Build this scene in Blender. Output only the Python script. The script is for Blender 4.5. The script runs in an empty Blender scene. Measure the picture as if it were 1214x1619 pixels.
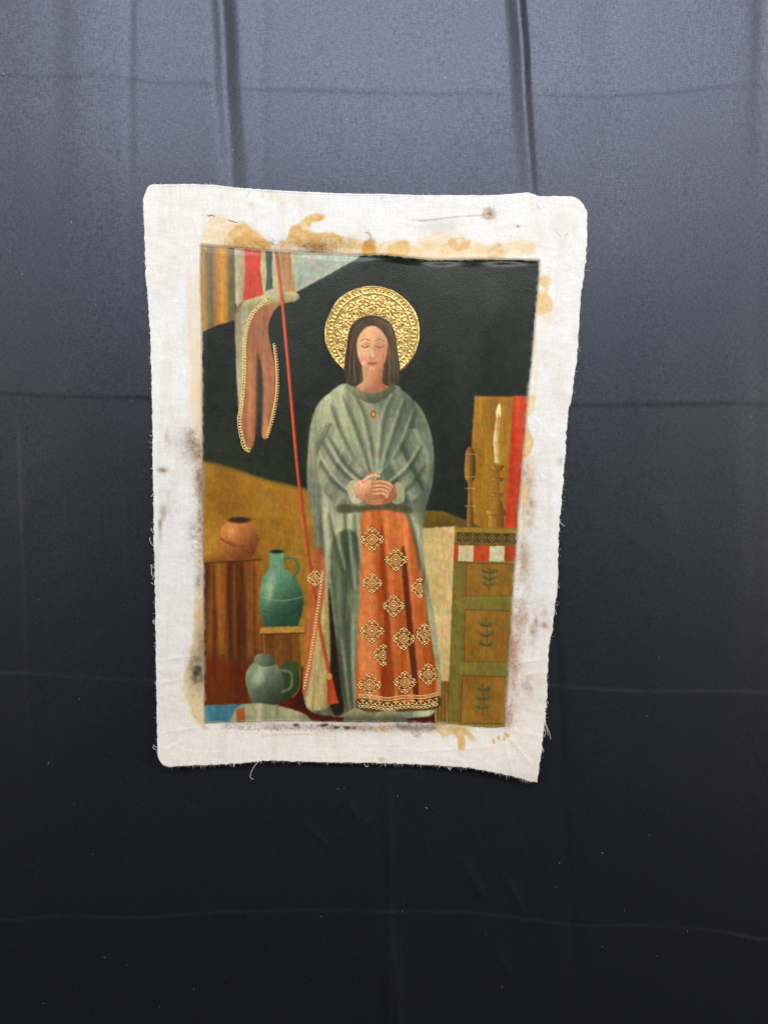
import bpy, math, random
import numpy as np
from mathutils import Matrix, Vector, Euler
random.seed(7)
rng = np.random.default_rng(7)
S = bpy.context.scene
COL = S.collection

# ------------------------------------------------------------------ camera
PW, PH, FPX = 1214.0, 1619.0, 1216.0
CAM = np.array([0.0, -1.35, 1.46])
PITCH, ROLL = 11.0, 1.5
cam_d = bpy.data.cameras.new('camera'); cam = bpy.data.objects.new('camera', cam_d); COL.objects.link(cam)
cam_d.sensor_fit = 'VERTICAL'; cam_d.sensor_height = 36.0; cam_d.lens = FPX / PH * 36.0
cam_d.clip_start = 0.05; cam_d.clip_end = 60
ROT = (Euler((math.radians(90 - PITCH), 0, 0)).to_matrix() @ Matrix.Rotation(math.radians(ROLL), 3, 'Z'))
cam.matrix_world = Matrix.Translation(Vector(CAM)) @ ROT.to_4x4()
S.camera = cam
R3 = np.array(ROT)

# ------------------------------------------------------------------ world, lamps, exposure
w = bpy.data.worlds.new('World'); S.world = w; w.use_nodes = True
w.node_tree.nodes['Background'].inputs[0].default_value = (0.95, 0.97, 1.0, 1)
w.node_tree.nodes['Background'].inputs[1].default_value = 0.02

def area(name, loc, target, sx, sy, power, color):
    d = bpy.data.lights.new(name, 'AREA'); d.shape = 'RECTANGLE'; d.size = sx; d.size_y = sy
    d.energy = power; d.color = color
    o = bpy.data.objects.new(name, d); COL.objects.link(o); o.location = loc
    o.rotation_euler = (Vector(target) - Vector(loc)).to_track_quat('-Z', 'Y').to_euler()
    return o
area('ceiling_lamp', (0.08, -2.5, 3.02), (0.05, -0.1, 1.1), 4.2, 0.7, 110, (0.97, 0.985, 1.0))
area('right_fill', (3.2, -1.45, 1.5), (0.05, 0, 0.75), 1.6, 1.4, 52, (1.0, 0.89, 0.78))  # added warm side fill for the lower sheet; stronger, so its shadow falls left
area('left_fill', (-3.2, -1.45, 1.5), (-0.05, 0, 0.75), 1.6, 1.4, 30, (1.0, 0.89, 0.78))  # added weaker side fill, evens the light over the sheet
vs = S.view_settings; vs.view_transform = 'Standard'; vs.look = 'None'; vs.exposure = 0.2; vs.gamma = 1.0
S.render.resolution_x = 767; S.render.resolution_y = 1024

# ------------------------------------------------------------------ geometry helpers
def wall_point(px, py, off):
    """photo measurement -> metres, on the plane standing `off` metres in front of the wall plane y = 0"""
    px, py = np.broadcast_arrays(np.asarray(px, float), np.asarray(py, float))
    d = np.stack([(px - PW/2)/FPX, -(py - PH/2)/FPX, -np.ones_like(px)], -1) @ R3.T
    t = (-np.asarray(off) - CAM[1]) / d[..., 1]
    return CAM + d * t[..., None]

def measure(P):
    q = (P - CAM) @ R3
    return PW/2 + FPX*q[..., 0]/(-q[..., 2]), PH/2 - FPX*q[..., 1]/(-q[..., 2])

def fbm(X, Y, sx, sy, seed, octs=3):
    """smooth value noise, about -1..1, at any point"""
    out = np.zeros(np.shape(X)); amp = 1.0; tot = 0
    for k in range(octs):
        g = np.random.default_rng(seed*31 + k).uniform(-1, 1, (64, 64))
        u = np.asarray(X)/sx*2**k + 17.3*k; v = np.asarray(Y)/sy*2**k + 5.1*k
        i = np.floor(u).astype(int); j = np.floor(v).astype(int)
        a = u - i; b = v - j; a = a*a*(3-2*a); b = b*b*(3-2*b)
        i0, i1, j0, j1 = i % 64, (i+1) % 64, j % 64, (j+1) % 64
        out += amp*((g[j0, i0]*(1-a)+g[j0, i1]*a)*(1-b) + (g[j1, i0]*(1-a)+g[j1, i1]*a)*b)
        tot += amp; amp *= 0.5
    return out/tot*1.5

def catmull(pts, n=8, closed=True):
    p = np.array(pts, float); m = len(p); out = []
    rngm = range(m if closed else m-1)
    for i in rngm:
        if closed: a, b, c, d = p[i-1], p[i], p[(i+1) % m], p[(i+2) % m]
        else: a, b, c, d = p[max(i-1, 0)], p[i], p[i+1], p[min(i+2, m-1)]
        for k in range(n):
            t = k/n
            out.append(0.5*((2*b) + (c-a)*t + (2*a-5*b+4*c-d)*t*t + (3*b-a-3*c+d)*t**3))
    if not closed: out.append(p[-1])
    return np.array(out)

def smooth01(x): x = np.clip(x, 0, 1); return x*x*(3-2*x)

def srgb2lin(c): c = np.clip(np.asarray(c, float), 0, 1); return np.where(c <= 0.04045, c/12.92, ((c+0.055)/1.055)**2.4)

def link(name, me, mat, parent=None):
    o = bpy.data.objects.new(name, me); COL.objects.link(o)
    if mat: me.materials.append(mat)
    if parent: o.parent = parent
    return o

def raw_mesh(name, V, F, smooth=True):
    """V (n,3); F int array (m,4) or (m,3)"""
    me = bpy.data.meshes.new(name); F = np.asarray(F, np.int32); k = F.shape[1]
    me.vertices.add(len(V)); me.vertices.foreach_set('co', np.asarray(V, np.float32).ravel())
    me.loops.add(F.size); me.loops.foreach_set('vertex_index', F.ravel())
    me.polygons.add(len(F)); me.polygons.foreach_set('loop_start', np.arange(0, F.size, k, dtype=np.int32))
    me.update(calc_edges=True); me.validate()
    if smooth: me.polygons.foreach_set('use_smooth', np.ones(len(me.polygons), bool))
    return me

def grid_faces(ny, nx):
    i = np.arange(ny*nx).reshape(ny, nx)
    return np.stack([i[:-1, :-1], i[1:, :-1], i[1:, 1:], i[:-1, 1:]], -1).reshape(-1, 4)

def set_col(me, C, name='pigment'):
    a = me.color_attributes.new(name, 'FLOAT_COLOR', 'POINT')
    b = np.ones((len(me.vertices), 4), np.float32); b[:, :3] = C
    a.data.foreach_set('color', b.ravel())

class Tubes:
    def __init__(s): s.V = []; s.F = []; s.n = 0
    def tube(s, P, r, k=5, flat=1.0):
        P = np.asarray(P, float); n = len(P)
        if n < 2: return
        r = np.broadcast_to(np.asarray(r, float), (n,))
        T = np.gradient(P, axis=0); T /= np.linalg.norm(T, axis=1, keepdims=True) + 1e-12
        Y = np.array([0, -1.0, 0]); B = np.cross(T, Y); nb = np.linalg.norm(B, axis=1, keepdims=True)
        B = np.where(nb < 1e-3, np.array([1.0, 0, 0]), B/np.maximum(nb, 1e-9)); N = np.cross(B, T)
        a = np.arange(k)*2*math.pi/k
        V = P[:, None] + r[:, None, None]*(np.cos(a)[None, :, None]*B[:, None] + flat*np.sin(a)[None, :, None]*N[:, None])
        s.V.append(V.reshape(-1, 3)); i = np.arange(n*k).reshape(n, k) + s.n; j = np.roll(i, -1, 1)
        s.F.append(np.stack([i[:-1], j[:-1], j[1:], i[1:]], -1).reshape(-1, 4))
        for e in (0, -1):
            c = i[e] if e else i[e][::-1]
            for q in range(1, k-1, 2):
                s.F.append(np.array([[c[0], c[q], c[q+1], c[(q+2) % k]]]) if q+2 < k else np.array([[c[0], c[q], c[q+1], c[q+1]]]))
        s.n += n*k
    def ball(s, c, r, flat=0.7, nu=8, nv=5):
        th = np.linspace(0, math.pi, nv); ph = np.arange(nu)*2*math.pi/nu
        th[0] = 0.05; th[-1] = math.pi-0.05
        T, Pp = np.meshgrid(th, ph, indexing='ij')
        V = np.stack([np.sin(T)*np.cos(Pp)*r, -np.cos(T)*r*flat, np.sin(T)*np.sin(Pp)*r], -1) + np.asarray(c)
        s.V.append(V.reshape(-1, 3)); i = np.arange(nu*nv).reshape(nv, nu) + s.n; j = np.roll(i, -1, 1)
        s.F.append(np.stack([i[:-1], j[:-1], j[1:], i[1:]], -1).reshape(-1, 4))
        s.F.append(i[-1][[0, 2, 4, 6]][None]); s.n += nu*nv
    def build(s, name, mat, parent=None):
        F = np.concatenate(s.F); V = np.concatenate(s.V)
        tri = F[:, 2] == F[:, 3]
        me = bpy.data.meshes.new(name)
        me.from_pydata(V.tolist(), [], [f[:3].tolist() if t else f.tolist() for f, t in zip(F, tri)])
        me.polygons.foreach_set('use_smooth', np.ones(len(me.polygons), bool)); me.update()
        return link(name, me, mat, parent)

def tag(o, **kw):
    for k, v in kw.items(): o[k] = v
    return o

# ------------------------------------------------------------------ materials
def mat_new(name):
    m = bpy.data.materials.new(name); m.use_nodes = True
    nt = m.node_tree; b = nt.nodes['Principled BSDF']
    return m, nt, b
def node(nt, t, **kw):
    n = nt.nodes.new(t)
    for k, v in kw.items():
        if k in n.inputs: n.inputs[k].default_value = v
        else: setattr(n, k, v)
    return n
def weave_bump(nt, b, pitch, strength, dist, extra=None):
    """two crossed thread waves plus slub noise, object space metres"""
    tc = node(nt, 'ShaderNodeTexCoord')
    mp = node(nt, 'ShaderNodeMapping'); nt.links.new(tc.outputs['Object'], mp.inputs[0])
    nz = node(nt, 'ShaderNodeTexNoise', Scale=60.0, Detail=2.0); nt.links.new(mp.outputs[0], nz.inputs['Vector'])
    add = None
    for sx, sz in ((0.45, 1.0), (1.0, 0.3)):                       # slubby weft and warp
        m1 = node(nt, 'ShaderNodeMapping'); m1.inputs['Scale'].default_value = (sx, 0.5, sz); nt.links.new(tc.outputs['Object'], m1.inputs[0])
        wv = node(nt, 'ShaderNodeTexNoise', Scale=1.3/pitch, Detail=1.5); nt.links.new(m1.outputs[0], wv.inputs['Vector'])
        if add is None: add = wv.outputs[0]
        else:
            mt = node(nt, 'ShaderNodeMath', operation='ADD'); nt.links.new(add, mt.inputs[0]); nt.links.new(wv.outputs[0], mt.inputs[1]); add = mt.outputs[0]
    fine = node(nt, 'ShaderNodeTexNoise', Scale=900.0, Detail=3.0, Roughness=0.7); nt.links.new(mp.outputs[0], fine.inputs['Vector'])
    m2 = node(nt, 'ShaderNodeMath', operation='MULTIPLY_ADD'); nt.links.new(fine.outputs[0], m2.inputs[0]); m2.inputs[1].default_value = 0.8; nt.links.new(add, m2.inputs[2])
    bp = node(nt, 'ShaderNodeBump', Strength=strength, Distance=dist); nt.links.new(m2.outputs[0], bp.inputs['Height'])
    nt.links.new(bp.outputs[0], b.inputs['Normal'])
    return mp, nz, fine, bp

# dark backdrop fabric
m_cloth, nt, b = mat_new('charcoal_fabric')
mp, nz, fine, bp = weave_bump(nt, b, 0.0013, 0.22, 0.0006)
cr = node(nt, 'ShaderNodeValToRGB'); nt.links.new(fine.outputs[0], cr.inputs[0])
cr.color_ramp.elements[0].position = 0.3; cr.color_ramp.elements[0].color = (0.0019, 0.0019, 0.0020, 1)
cr.color_ramp.elements[1].position = 0.75; cr.color_ramp.elements[1].color = (0.0042, 0.0042, 0.0044, 1)
nt.links.new(cr.outputs[0], b.inputs['Base Color'])
b.inputs['Roughness'].default_value = 0.475; b.inputs['IOR'].default_value = 1.66
thr = None
for sx, sz, sc in ((1.0, 0.16, 760.0), (0.2, 1.0, 700.0), (1.0, 1.0, 520.0)):
    m1 = node(nt, 'ShaderNodeMapping'); m1.inputs['Scale'].default_value = (sx, 0.5, sz); nt.links.new(mp.inputs[0].links[0].from_socket, m1.inputs[0])
    tn = node(nt, 'ShaderNodeTexNoise', Scale=sc, Detail=1.0); nt.links.new(m1.outputs[0], tn.inputs['Vector'])
    if thr is None: thr = tn.outputs[0]
    else:
        mm = node(nt, 'ShaderNodeMath', operation='ADD'); nt.links.new(thr, mm.inputs[0]); nt.links.new(tn.outputs[0], mm.inputs[1]); thr = mm.outputs[0]
mr = node(nt, 'ShaderNodeMapRange'); mr.inputs[1].default_value = 1.05; mr.inputs[2].default_value = 1.95; mr.inputs[3].default_value = 0.54; mr.inputs[4].default_value = 1.04
nt.links.new(thr, mr.inputs[0]); nt.links.new(mr.outputs[0], b.inputs['Specular IOR Level'])
b.inputs['Specular Tint'].default_value = (0.69, 0.765, 1.0, 1)
b.inputs['Sheen Weight'].default_value = 0.012; b.inputs['Sheen Roughness'].default_value = 0.5
b.inputs['Sheen Tint'].default_value = (0.75, 0.85, 1.0, 1)

def pigment_mat(name, pitch, st, rough, spec, coat=0.0):
    m, nt, b = mat_new(name)
    at = node(nt, 'ShaderNodeVertexColor', layer_name='pigment')
    mp, nz, fine, bp = weave_bump(nt, b, pitch, st, 0.0005)
    mx = node(nt, 'ShaderNodeMix', data_type='RGBA', blend_type='MULTIPLY'); mx.inputs[0].default_value = coat or 0.35
    nt.links.new(at.outputs[0], mx.inputs[6])
    r = node(nt, 'ShaderNodeMapRange'); r.inputs[1].default_value = .3; r.inputs[2].default_value = .7; r.inputs[3].default_value = .72; r.inputs[4].default_value = 1.15
    nt.links.new(fine.outputs[0], r.inputs[0]); nt.links.new(r.outputs[0], mx.inputs[7])
    nt.links.new(mx.outputs[2], b.inputs['Base Color'])
    rr = node(nt, 'ShaderNodeMapRange'); rr.inputs[3].default_value = rough-0.08; rr.inputs[4].default_value = rough+0.1
    nt.links.new(nz.outputs[0], rr.inputs[0]); nt.links.new(rr.outputs[0], b.inputs['Roughness'])
    b.inputs['Specular IOR Level'].default_value = spec
    return m
m_canvas = pigment_mat('raw_canvas', 0.0017, 0.8, 0.85, 0.15, .5)
m_paint = pigment_mat('oil_paint', 0.0018, 0.45, 0.34, 0.45, .22)

m_gold, nt, b = mat_new('gilded_relief')
tc = node(nt, 'ShaderNodeTexCoord'); nz = node(nt, 'ShaderNodeTexNoise', Scale=260.0, Detail=4.0); nt.links.new(tc.outputs['Object'], nz.inputs['Vector'])
cr = node(nt, 'ShaderNodeValToRGB'); nt.links.new(nz.outputs[0], cr.inputs[0])
cr.color_ramp.elements[0].position = 0.33; cr.color_ramp.elements[0].color = (0.36, 0.21, 0.05, 1)
cr.color_ramp.elements[1].position = 0.66; cr.color_ramp.elements[1].color = (0.80, 0.57, 0.21, 1)
nt.links.new(cr.outputs[0], b.inputs['Base Color']); b.inputs['Metallic'].default_value = 0.55; b.inputs['Roughness'].default_value = 0.32
m_line, nt, b = mat_new('gilded_line'); b.inputs['Base Color'].default_value = (0.82, 0.58, 0.22, 1); b.inputs['Metallic'].default_value = 0.35; b.inputs['Roughness'].default_value = 0.28
m_thread, nt, b = mat_new('cotton_thread'); b.inputs['Base Color'].default_value = (0.72, 0.70, 0.66, 1); b.inputs['Roughness'].default_value = 0.9
m_seam, nt, b = mat_new('grey_stitching'); b.inputs['Base Color'].default_value = (0.35, 0.37, 0.42, 1); b.inputs['Roughness'].default_value = 0.9
m_steel, nt, b = mat_new('pin_steel'); b.inputs['Base Color'].default_value = (0.22, 0.22, 0.22, 1); b.inputs['Metallic'].default_value = 0.9; b.inputs['Roughness'].default_value = 0.35
m_bead, nt, b = mat_new('pin_bead'); b.inputs['Base Color'].default_value = (0.80, 0.77, 0.70, 1); b.inputs['Roughness'].default_value = 0.25

# ------------------------------------------------------------------ raster painter (pigment laid on the canvas)
class Raster:
    def __init__(s, x0, y0, x1, y1, sc, base):
        s.x0, s.y0, s.sc = x0, y0, sc; s.w = int((x1-x0)*sc); s.h = int((y1-y0)*sc)
        s.X, s.Y = np.meshgrid(x0 + (np.arange(s.w)+.5)/sc, y0 + (np.arange(s.h)+.5)/sc)
        s.img = np.zeros((s.h, s.w, 3)); s.img[:] = np.array(base)/255.
    def box(s, lo, hi):
        i0 = max(int((lo[0]-s.x0)*s.sc), 0); i1 = min(int((hi[0]-s.x0)*s.sc)+2, s.w)
        j0 = max(int((lo[1]-s.y0)*s.sc), 0); j1 = min(int((hi[1]-s.y0)*s.sc)+2, s.h)
        return (slice(j0, max(j1, j0)), slice(i0, max(i1, i0)))
    def put(s, sl, a, col):
        if a.size == 0: return
        X, Y = s.X[sl], s.Y[sl]
        c = col(X, Y) if callable(col) else np.array(col)
        s.img[sl] = s.img[sl]*(1-a[..., None]) + (np.asarray(c)/255.)*a[..., None]
    def sdf(s, pts, pad, closed=True):
        p = np.asarray(pts, float); sl = s.box(p.min(0)-pad, p.max(0)+pad); X, Y = s.X[sl], s.Y[sl]
        d = np.full(X.shape, 1e18); ins = np.zeros(X.shape, bool); tpar = np.zeros(X.shape)
        m = len(p)
        for i in range(m if closed else m-1):
            a = p[i]; bb = p[(i+1) % m]; e = bb-a; L = e@e + 1e-12
            t = np.clip(((X-a[0])*e[0] + (Y-a[1])*e[1])/L, 0, 1)
            dd = (X-a[0]-t*e[0])**2 + (Y-a[1]-t*e[1])**2
            k = dd < d; d = np.where(k, dd, d); tpar = np.where(k, (i+t)/max(m-1, 1), tpar)
            if closed and a[1] != bb[1]:
                c = (a[1] > Y) != (bb[1] > Y)
                ins ^= c & (X < (bb[0]-a[0])*(Y-a[1])/(bb[1]-a[1]) + a[0])
        d = np.sqrt(d)
        return sl, (np.where(ins, -d, d) if closed else d), tpar
    def poly(s, pts, col, soft=1.2, alpha=1.0, curve=True, rough=0.5, rs=6, seed=3):
        p = catmull(pts, 6) if curve else np.array(pts, float)
        sl, d, _ = s.sdf(p, soft+rough+1)
        if rough: d = d + fbm(s.X[sl], s.Y[sl], rs, rs, seed)*rough
        s.put(sl, smooth01(0.5 - d/(2*soft))*alpha, col)
    def line(s, pts, wd, col, soft=0.8, alpha=1.0, curve=True, taper=False):
        p = catmull(pts, 6, False) if curve else np.array(pts, float)
        sl, d, t = s.sdf(p, wd+soft+1, False)
        ww = wd/2*(np.sin(np.clip(t, 0, 1)*math.pi)**0.6 if taper else 1.0)
        s.put(sl, smooth01(0.5 - (d-ww)/(2*soft))*alpha, col)
    def ell(s, cx, cy, rx, ry, col, soft=1.0, alpha=1.0, rot=0.0):
        m = max(rx, ry)+soft+2; sl = s.box((cx-m, cy-m), (cx+m, cy+m)); X, Y = s.X[sl]-cx, s.Y[sl]-cy
        c, q = math.cos(rot), math.sin(rot); u = (X*c+Y*q)/rx; v = (-X*q+Y*c)/ry
        d = (np.sqrt(u*u+v*v)-1)*min(rx, ry)
        s.put(sl, smooth01(0.5 - d/(2*soft))*alpha, col)
    def sample(s, px, py):
        u = np.clip((px-s.x0)*s.sc-.5, 0, s.w-1.001); v = np.clip((py-s.y0)*s.sc-.5, 0, s.h-1.001)
        i = u.astype(int); j = v.astype(int); a = (u-i)[..., None]; c = (v-j)[..., None]
        I = s.img
        return (I[j, i]*(1-a)+I[j, i+1]*a)*(1-c) + (I[j+1, i]*(1-a)+I[j+1, i+1]*a)*c

def lin(c0, c1, p0, p1):
    p0 = np.array(p0, float); e = np.array(p1, float)-p0; L = e@e
    def f(X, Y):
        t = smooth01(((X-p0[0])*e[0] + (Y-p0[1])*e[1])/L)[..., None]
        return np.array(c0)*(1-t) + np.array(c1)*t
    return f
def folds(c0, c1, scale, seed, lean=0.0, k=0.5):
    """brushed drapery: long streaks of two pigments running down, leaning by `lean`"""
    def f(X, Y):
        u = X - lean*(Y-900)
        n = fbm(u, Y, scale, scale*14, seed, 3)*k + 0.5
        n = n + fbm(u, Y, 2.0, 40, seed+5, 1)*0.06
        t = np.clip(n, 0, 1)[..., None]
        return np.array(c0)*(1-t) + np.array(c1)*t
    return f

# ------------------------------------------------------------------ outline of the sheet and of the painted field
E_TOP = [(233, 299), (239.5, 292), (270, 291.5), (300, 291), (340, 292.5), (380, 297), (440, 301), (500, 304), (560, 306), (607, 306.5), (650, 308), (700, 308.5), (771, 308.5), (800, 307), (824, 305), (838, 305), (852, 310), (880, 310), (903, 311), (914, 315), (921, 322)]
E_RIGHT = [(921, 322), (926, 331), (927.5, 356), (926, 402), (922, 440), (917, 474), (914, 520), (912, 560), (905, 614), (896.5, 666), (893, 721), (888, 782), (883, 844), (881, 918), (877, 955), (873, 993), (866, 1038), (864, 1106), (857, 1177), (848, 1238)]
E_BOT = [(256, 1204), (265, 1212), (290, 1211), (318, 1210), (378, 1207), (420, 1203), (470, 1204), (526, 1205.5), (619, 1207), (679, 1210), (738, 1214), (797, 1225), (836, 1235), (848, 1238)]
E_LEFT = [(233, 299), (228, 312), (227, 326), (228, 352), (231, 435), (235, 490), (238, 534), (239, 572), (240.5, 630), (241.5, 684), (243, 807), (244.5, 906), (246, 985), (247.5, 1088), (249, 1150), (250, 1196), (256, 1204)]
P_TOP = [(318.6, 387.6), (371, 392), (430, 397), (496, 400), (560, 403.5), (603, 403), (636, 406), (685, 411), (758, 410), (810, 410.5), (851.6, 411.7)]
P_RIGHT = [(851.6, 411.7), (850, 451), (845, 501), (840, 565), (833.5, 627), (829.5, 679), (825, 733), (818.6, 807), (815, 869), (810, 931), (804.7, 1029), (797, 1149)]
P_BOT = [(324.5, 1143), (380, 1141.5), (437, 1140), (500, 1140.5), (560, 1141.6), (640, 1142), (708, 1144), (744, 1148), (775, 1150), (797, 1149)]
P_LEFT = [(318.6, 387.6), (318, 440), (319.5, 500), (320, 560), (321, 733), (322.3, 881), (323, 955), (323, 1014), (323.5, 1080), (324.5, 1143)]

def resample(pts, n, jit=0.0, seed=0):
    p = catmull(pts, 10, False); L = np.concatenate([[0], np.cumsum(np.linalg.norm(np.diff(p, axis=0), axis=1))])
    t = np.linspace(0, L[-1], n)
    q = np.stack([np.interp(t, L, p[:, 0]), np.interp(t, L, p[:, 1])], -1)
    if jit:
        T = np.gradient(q, axis=0); T /= np.linalg.norm(T, axis=1, keepdims=True)
        r = np.random.default_rng(seed); j = r.normal(0, jit, n)*0.6 + fbm(t, t*0, 7, 7, seed, 2)*jit
        j[0] = j[-1] = 0
        q = q + np.stack([-T[:, 1], T[:, 0]], -1)*j[:, None]
    return q
def ragged(Q, amp, seed):
    """cut edge wanders by a thread or two; decays within a few rows so the inside stays smooth"""
    ny, nx, _ = Q.shape; Q = Q.copy(); r = np.random.default_rng(seed)
    for k, dec in enumerate((1.0, .55, .22, .06)):
        for sl, ax, m in (((k, slice(None)), 1, nx), ((ny-1-k, slice(None)), 1, nx), ((slice(None), k), 0, ny), ((slice(None), nx-1-k), 0, ny)):
            t = np.arange(m)*1.3; a = amp[('t' if sl[0] == k else 'b') if ax else ('l' if sl[1] == k else 'r')]
            j = fbm(t, t*0+seed, 6, 6, seed+ax*7+(1 if (sl[0] if ax else sl[1]) == k else 2), 2)*a*dec
            Q[sl[0], sl[1], ax] += j
    return Q
def coons(top, bot, left, right):
    nx, ny = len(top), len(left)
    s = np.linspace(0, 1, nx)[None, :, None]; t = np.linspace(0, 1, ny)[:, None, None]
    T, B, Lf, Rt = top[None], bot[None], left[:, None], right[:, None]
    return ((1-t)*T + t*B + (1-s)*Lf + s*Rt
            - ((1-s)*(1-t)*top[0] + s*(1-t)*top[-1] + (1-s)*t*bot[0] + s*t*bot[-1]))

FIELD = np.concatenate([resample(P_TOP, 30)[:-1], resample(P_RIGHT, 40)[:-1], resample(P_BOT, 30)[::-1][:-1], resample(P_LEFT, 40)[::-1][:-1]])

# ---- distance to the field's border, once, on a raster
_r = Raster(215, 280, 940, 1250, 0.6, (0, 0, 0))
_sl, _d, _ = _r.sdf(FIELD, 2000)
_r.img[..., 0] = _d
def field_dist(px, py): return _r.sample(np.asarray(px), np.asarray(py))[..., 0]

def seg_dist(px, py, a, b):
    a = np.array(a, float); e = np.array(b, float)-a
    t = np.clip(((px-a[0])*e[0]+(py-a[1])*e[1])/(e@e), 0, 1)
    return np.hypot(px-a[0]-t*e[0], py-a[1]-t*e[1]), t
def gauss(x, w): return np.exp(-(x/w)**2)

CREASES = [((800, 1160), (845, 1215), 0.5), ((795, 1165), (810, 1225), 0.45), ((805, 1155), (862, 1165), 0.4), ((790, 1160), (760, 1205), 0.4),
           ((815, 1050), (868, 1040), 0.6), ((810, 1070), (866, 1062), 0.35), ((248, 1045), (318, 1035), 0.5), ((250, 1080), (312, 1072), 0.35),
           ((251, 1160), (330, 1148), 0.45), ((400, 1160), (520, 1157), 0.35), ((560, 1176), (640, 1178), 0.4), ((640, 1190), (790, 1180), 0.35),
           ((318, 388), (306, 345), 0.5), ((663, 348), (768, 337), 0.35), ((850, 412), (885, 430), 0.3), ((320, 300), (330, 385), 0.3), ((700, 312), (690, 330), 0.3),
           ((825, 640), (880, 700), 0.25), ((242, 700), (300, 690), 0.3), ((300, 1165), (255, 1190), 0.4)]
def canvas_height(px, py):
    """metres in front of the wall plane"""
    px = np.asarray(px, float); py = np.asarray(py, float)
    v = np.clip((py-300)/900, 0, 1.1)
    h = 7.0 + 7.0*smooth01(v*1.4) + fbm(px, py, 260, 260, 3, 2)*1.6
    h += 22.0*gauss(px-236, 50)*smooth01((py-480)/380) + 10.0*gauss(py-1225, 60) + 6.0*gauss(px-880, 40)*smooth01((py-600)/300)           # left edge curls off the cloth
    h += 3.0*gauss(px-925, 45)*gauss(py-350, 120)
    h += 9.0*gauss(np.hypot(px-848, py-1238), 130)              # lower right corner lifts
    d = field_dist(px, py)
    h += 0.9*gauss(d-4, 4) - 0.9*gauss(d+3, 4)                  # the crease left by the old stretcher
    h += 1.2*np.where(d > 0, gauss(d, 7), gauss(d, 3.2))*smooth01((px-560)/60)*(0.75+0.25*np.sin(px/41))*smooth01((440-py)/20)
    h += 2.2*gauss(px-782+.1*(py-450), 16)*gauss(py-520, 70)*smooth01(-d/14) + 1.6*gauss(px-540, 30)*gauss(py-480, 60)
    top = smooth01((760-py)/300)*smooth01((-d)/12)
    h += 1.7*top*(-2.2*gauss(px-745+0.05*(py-420), 26) + 2.0*gauss(px-800+0.07*(py-420), 28) - 1.5*gauss(px-640, 35) + 1.2*gauss(px-690, 30) + 0.8*np.sin(px/31+py/140))
    m = smooth01((d+2)/6)
    h += m*(fbm(px, py, 38, 30, 11, 3)*0.75 + fbm(px, py, 10, 10, 12, 2)*0.17)
    h += (1-m)*fbm(px, py, 45, 45, 13, 2)*0.18
    for a, b, k in CREASES:
        dd, t = seg_dist(px, py, a, b); h += k*2.0*np.exp(-dd/2.6)*np.sin(np.clip(t, 0.02, 1)*math.pi)**0.5
    h += 0.5*gauss(np.hypot(px-578, py-375)-7, 1.6)             # ring pressed by an old tack
    return h/1000.

# ------------------------------------------------------------------ backdrop cloth
def crease_curve(x, pts): return np.interp(x, [p[0] for p in pts], [p[1] for p in pts])
def crease_smooth(x, pts):
    return sum(crease_curve(x+o, pts) for o in (-30, -18, -7, 7, 18, 30))/6
HC = [([(-900, 110), (0, 118), (60, 122), (110, 121), (160, 118), (210, 126), (260, 133), (330, 130), (370, 141), (450, 141), (607, 147), (760, 149), (940, 153), (1060, 147), (1150, 136), (1214, 131), (2100, 128)], 0.6),
      ([(-900, 615), (0, 621), (90, 627), (240, 629), (500, 634), (900, 641), (1060, 639), (1170, 637), (1214, 639), (2100, 640)], 1.0),
      ([(-900, 1068), (0, 1064), (60, 1066), (120, 1071), (200, 1076), (500, 1080), (880, 1084), (960, 1090), (1040, 1094), (1090, 1091), (1214, 1095), (2100, 1100)], 0.9),
      ([(-900, 1452), (0, 1457), (60, 1449), (110, 1448), (220, 1452), (330, 1443), (480, 1438), (620, 1439), (740, 1442), (830, 1453), (920, 1465), (1000, 1462), (1130, 1470), (1214, 1488), (2100, 1500)], 0.9)]
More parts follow.
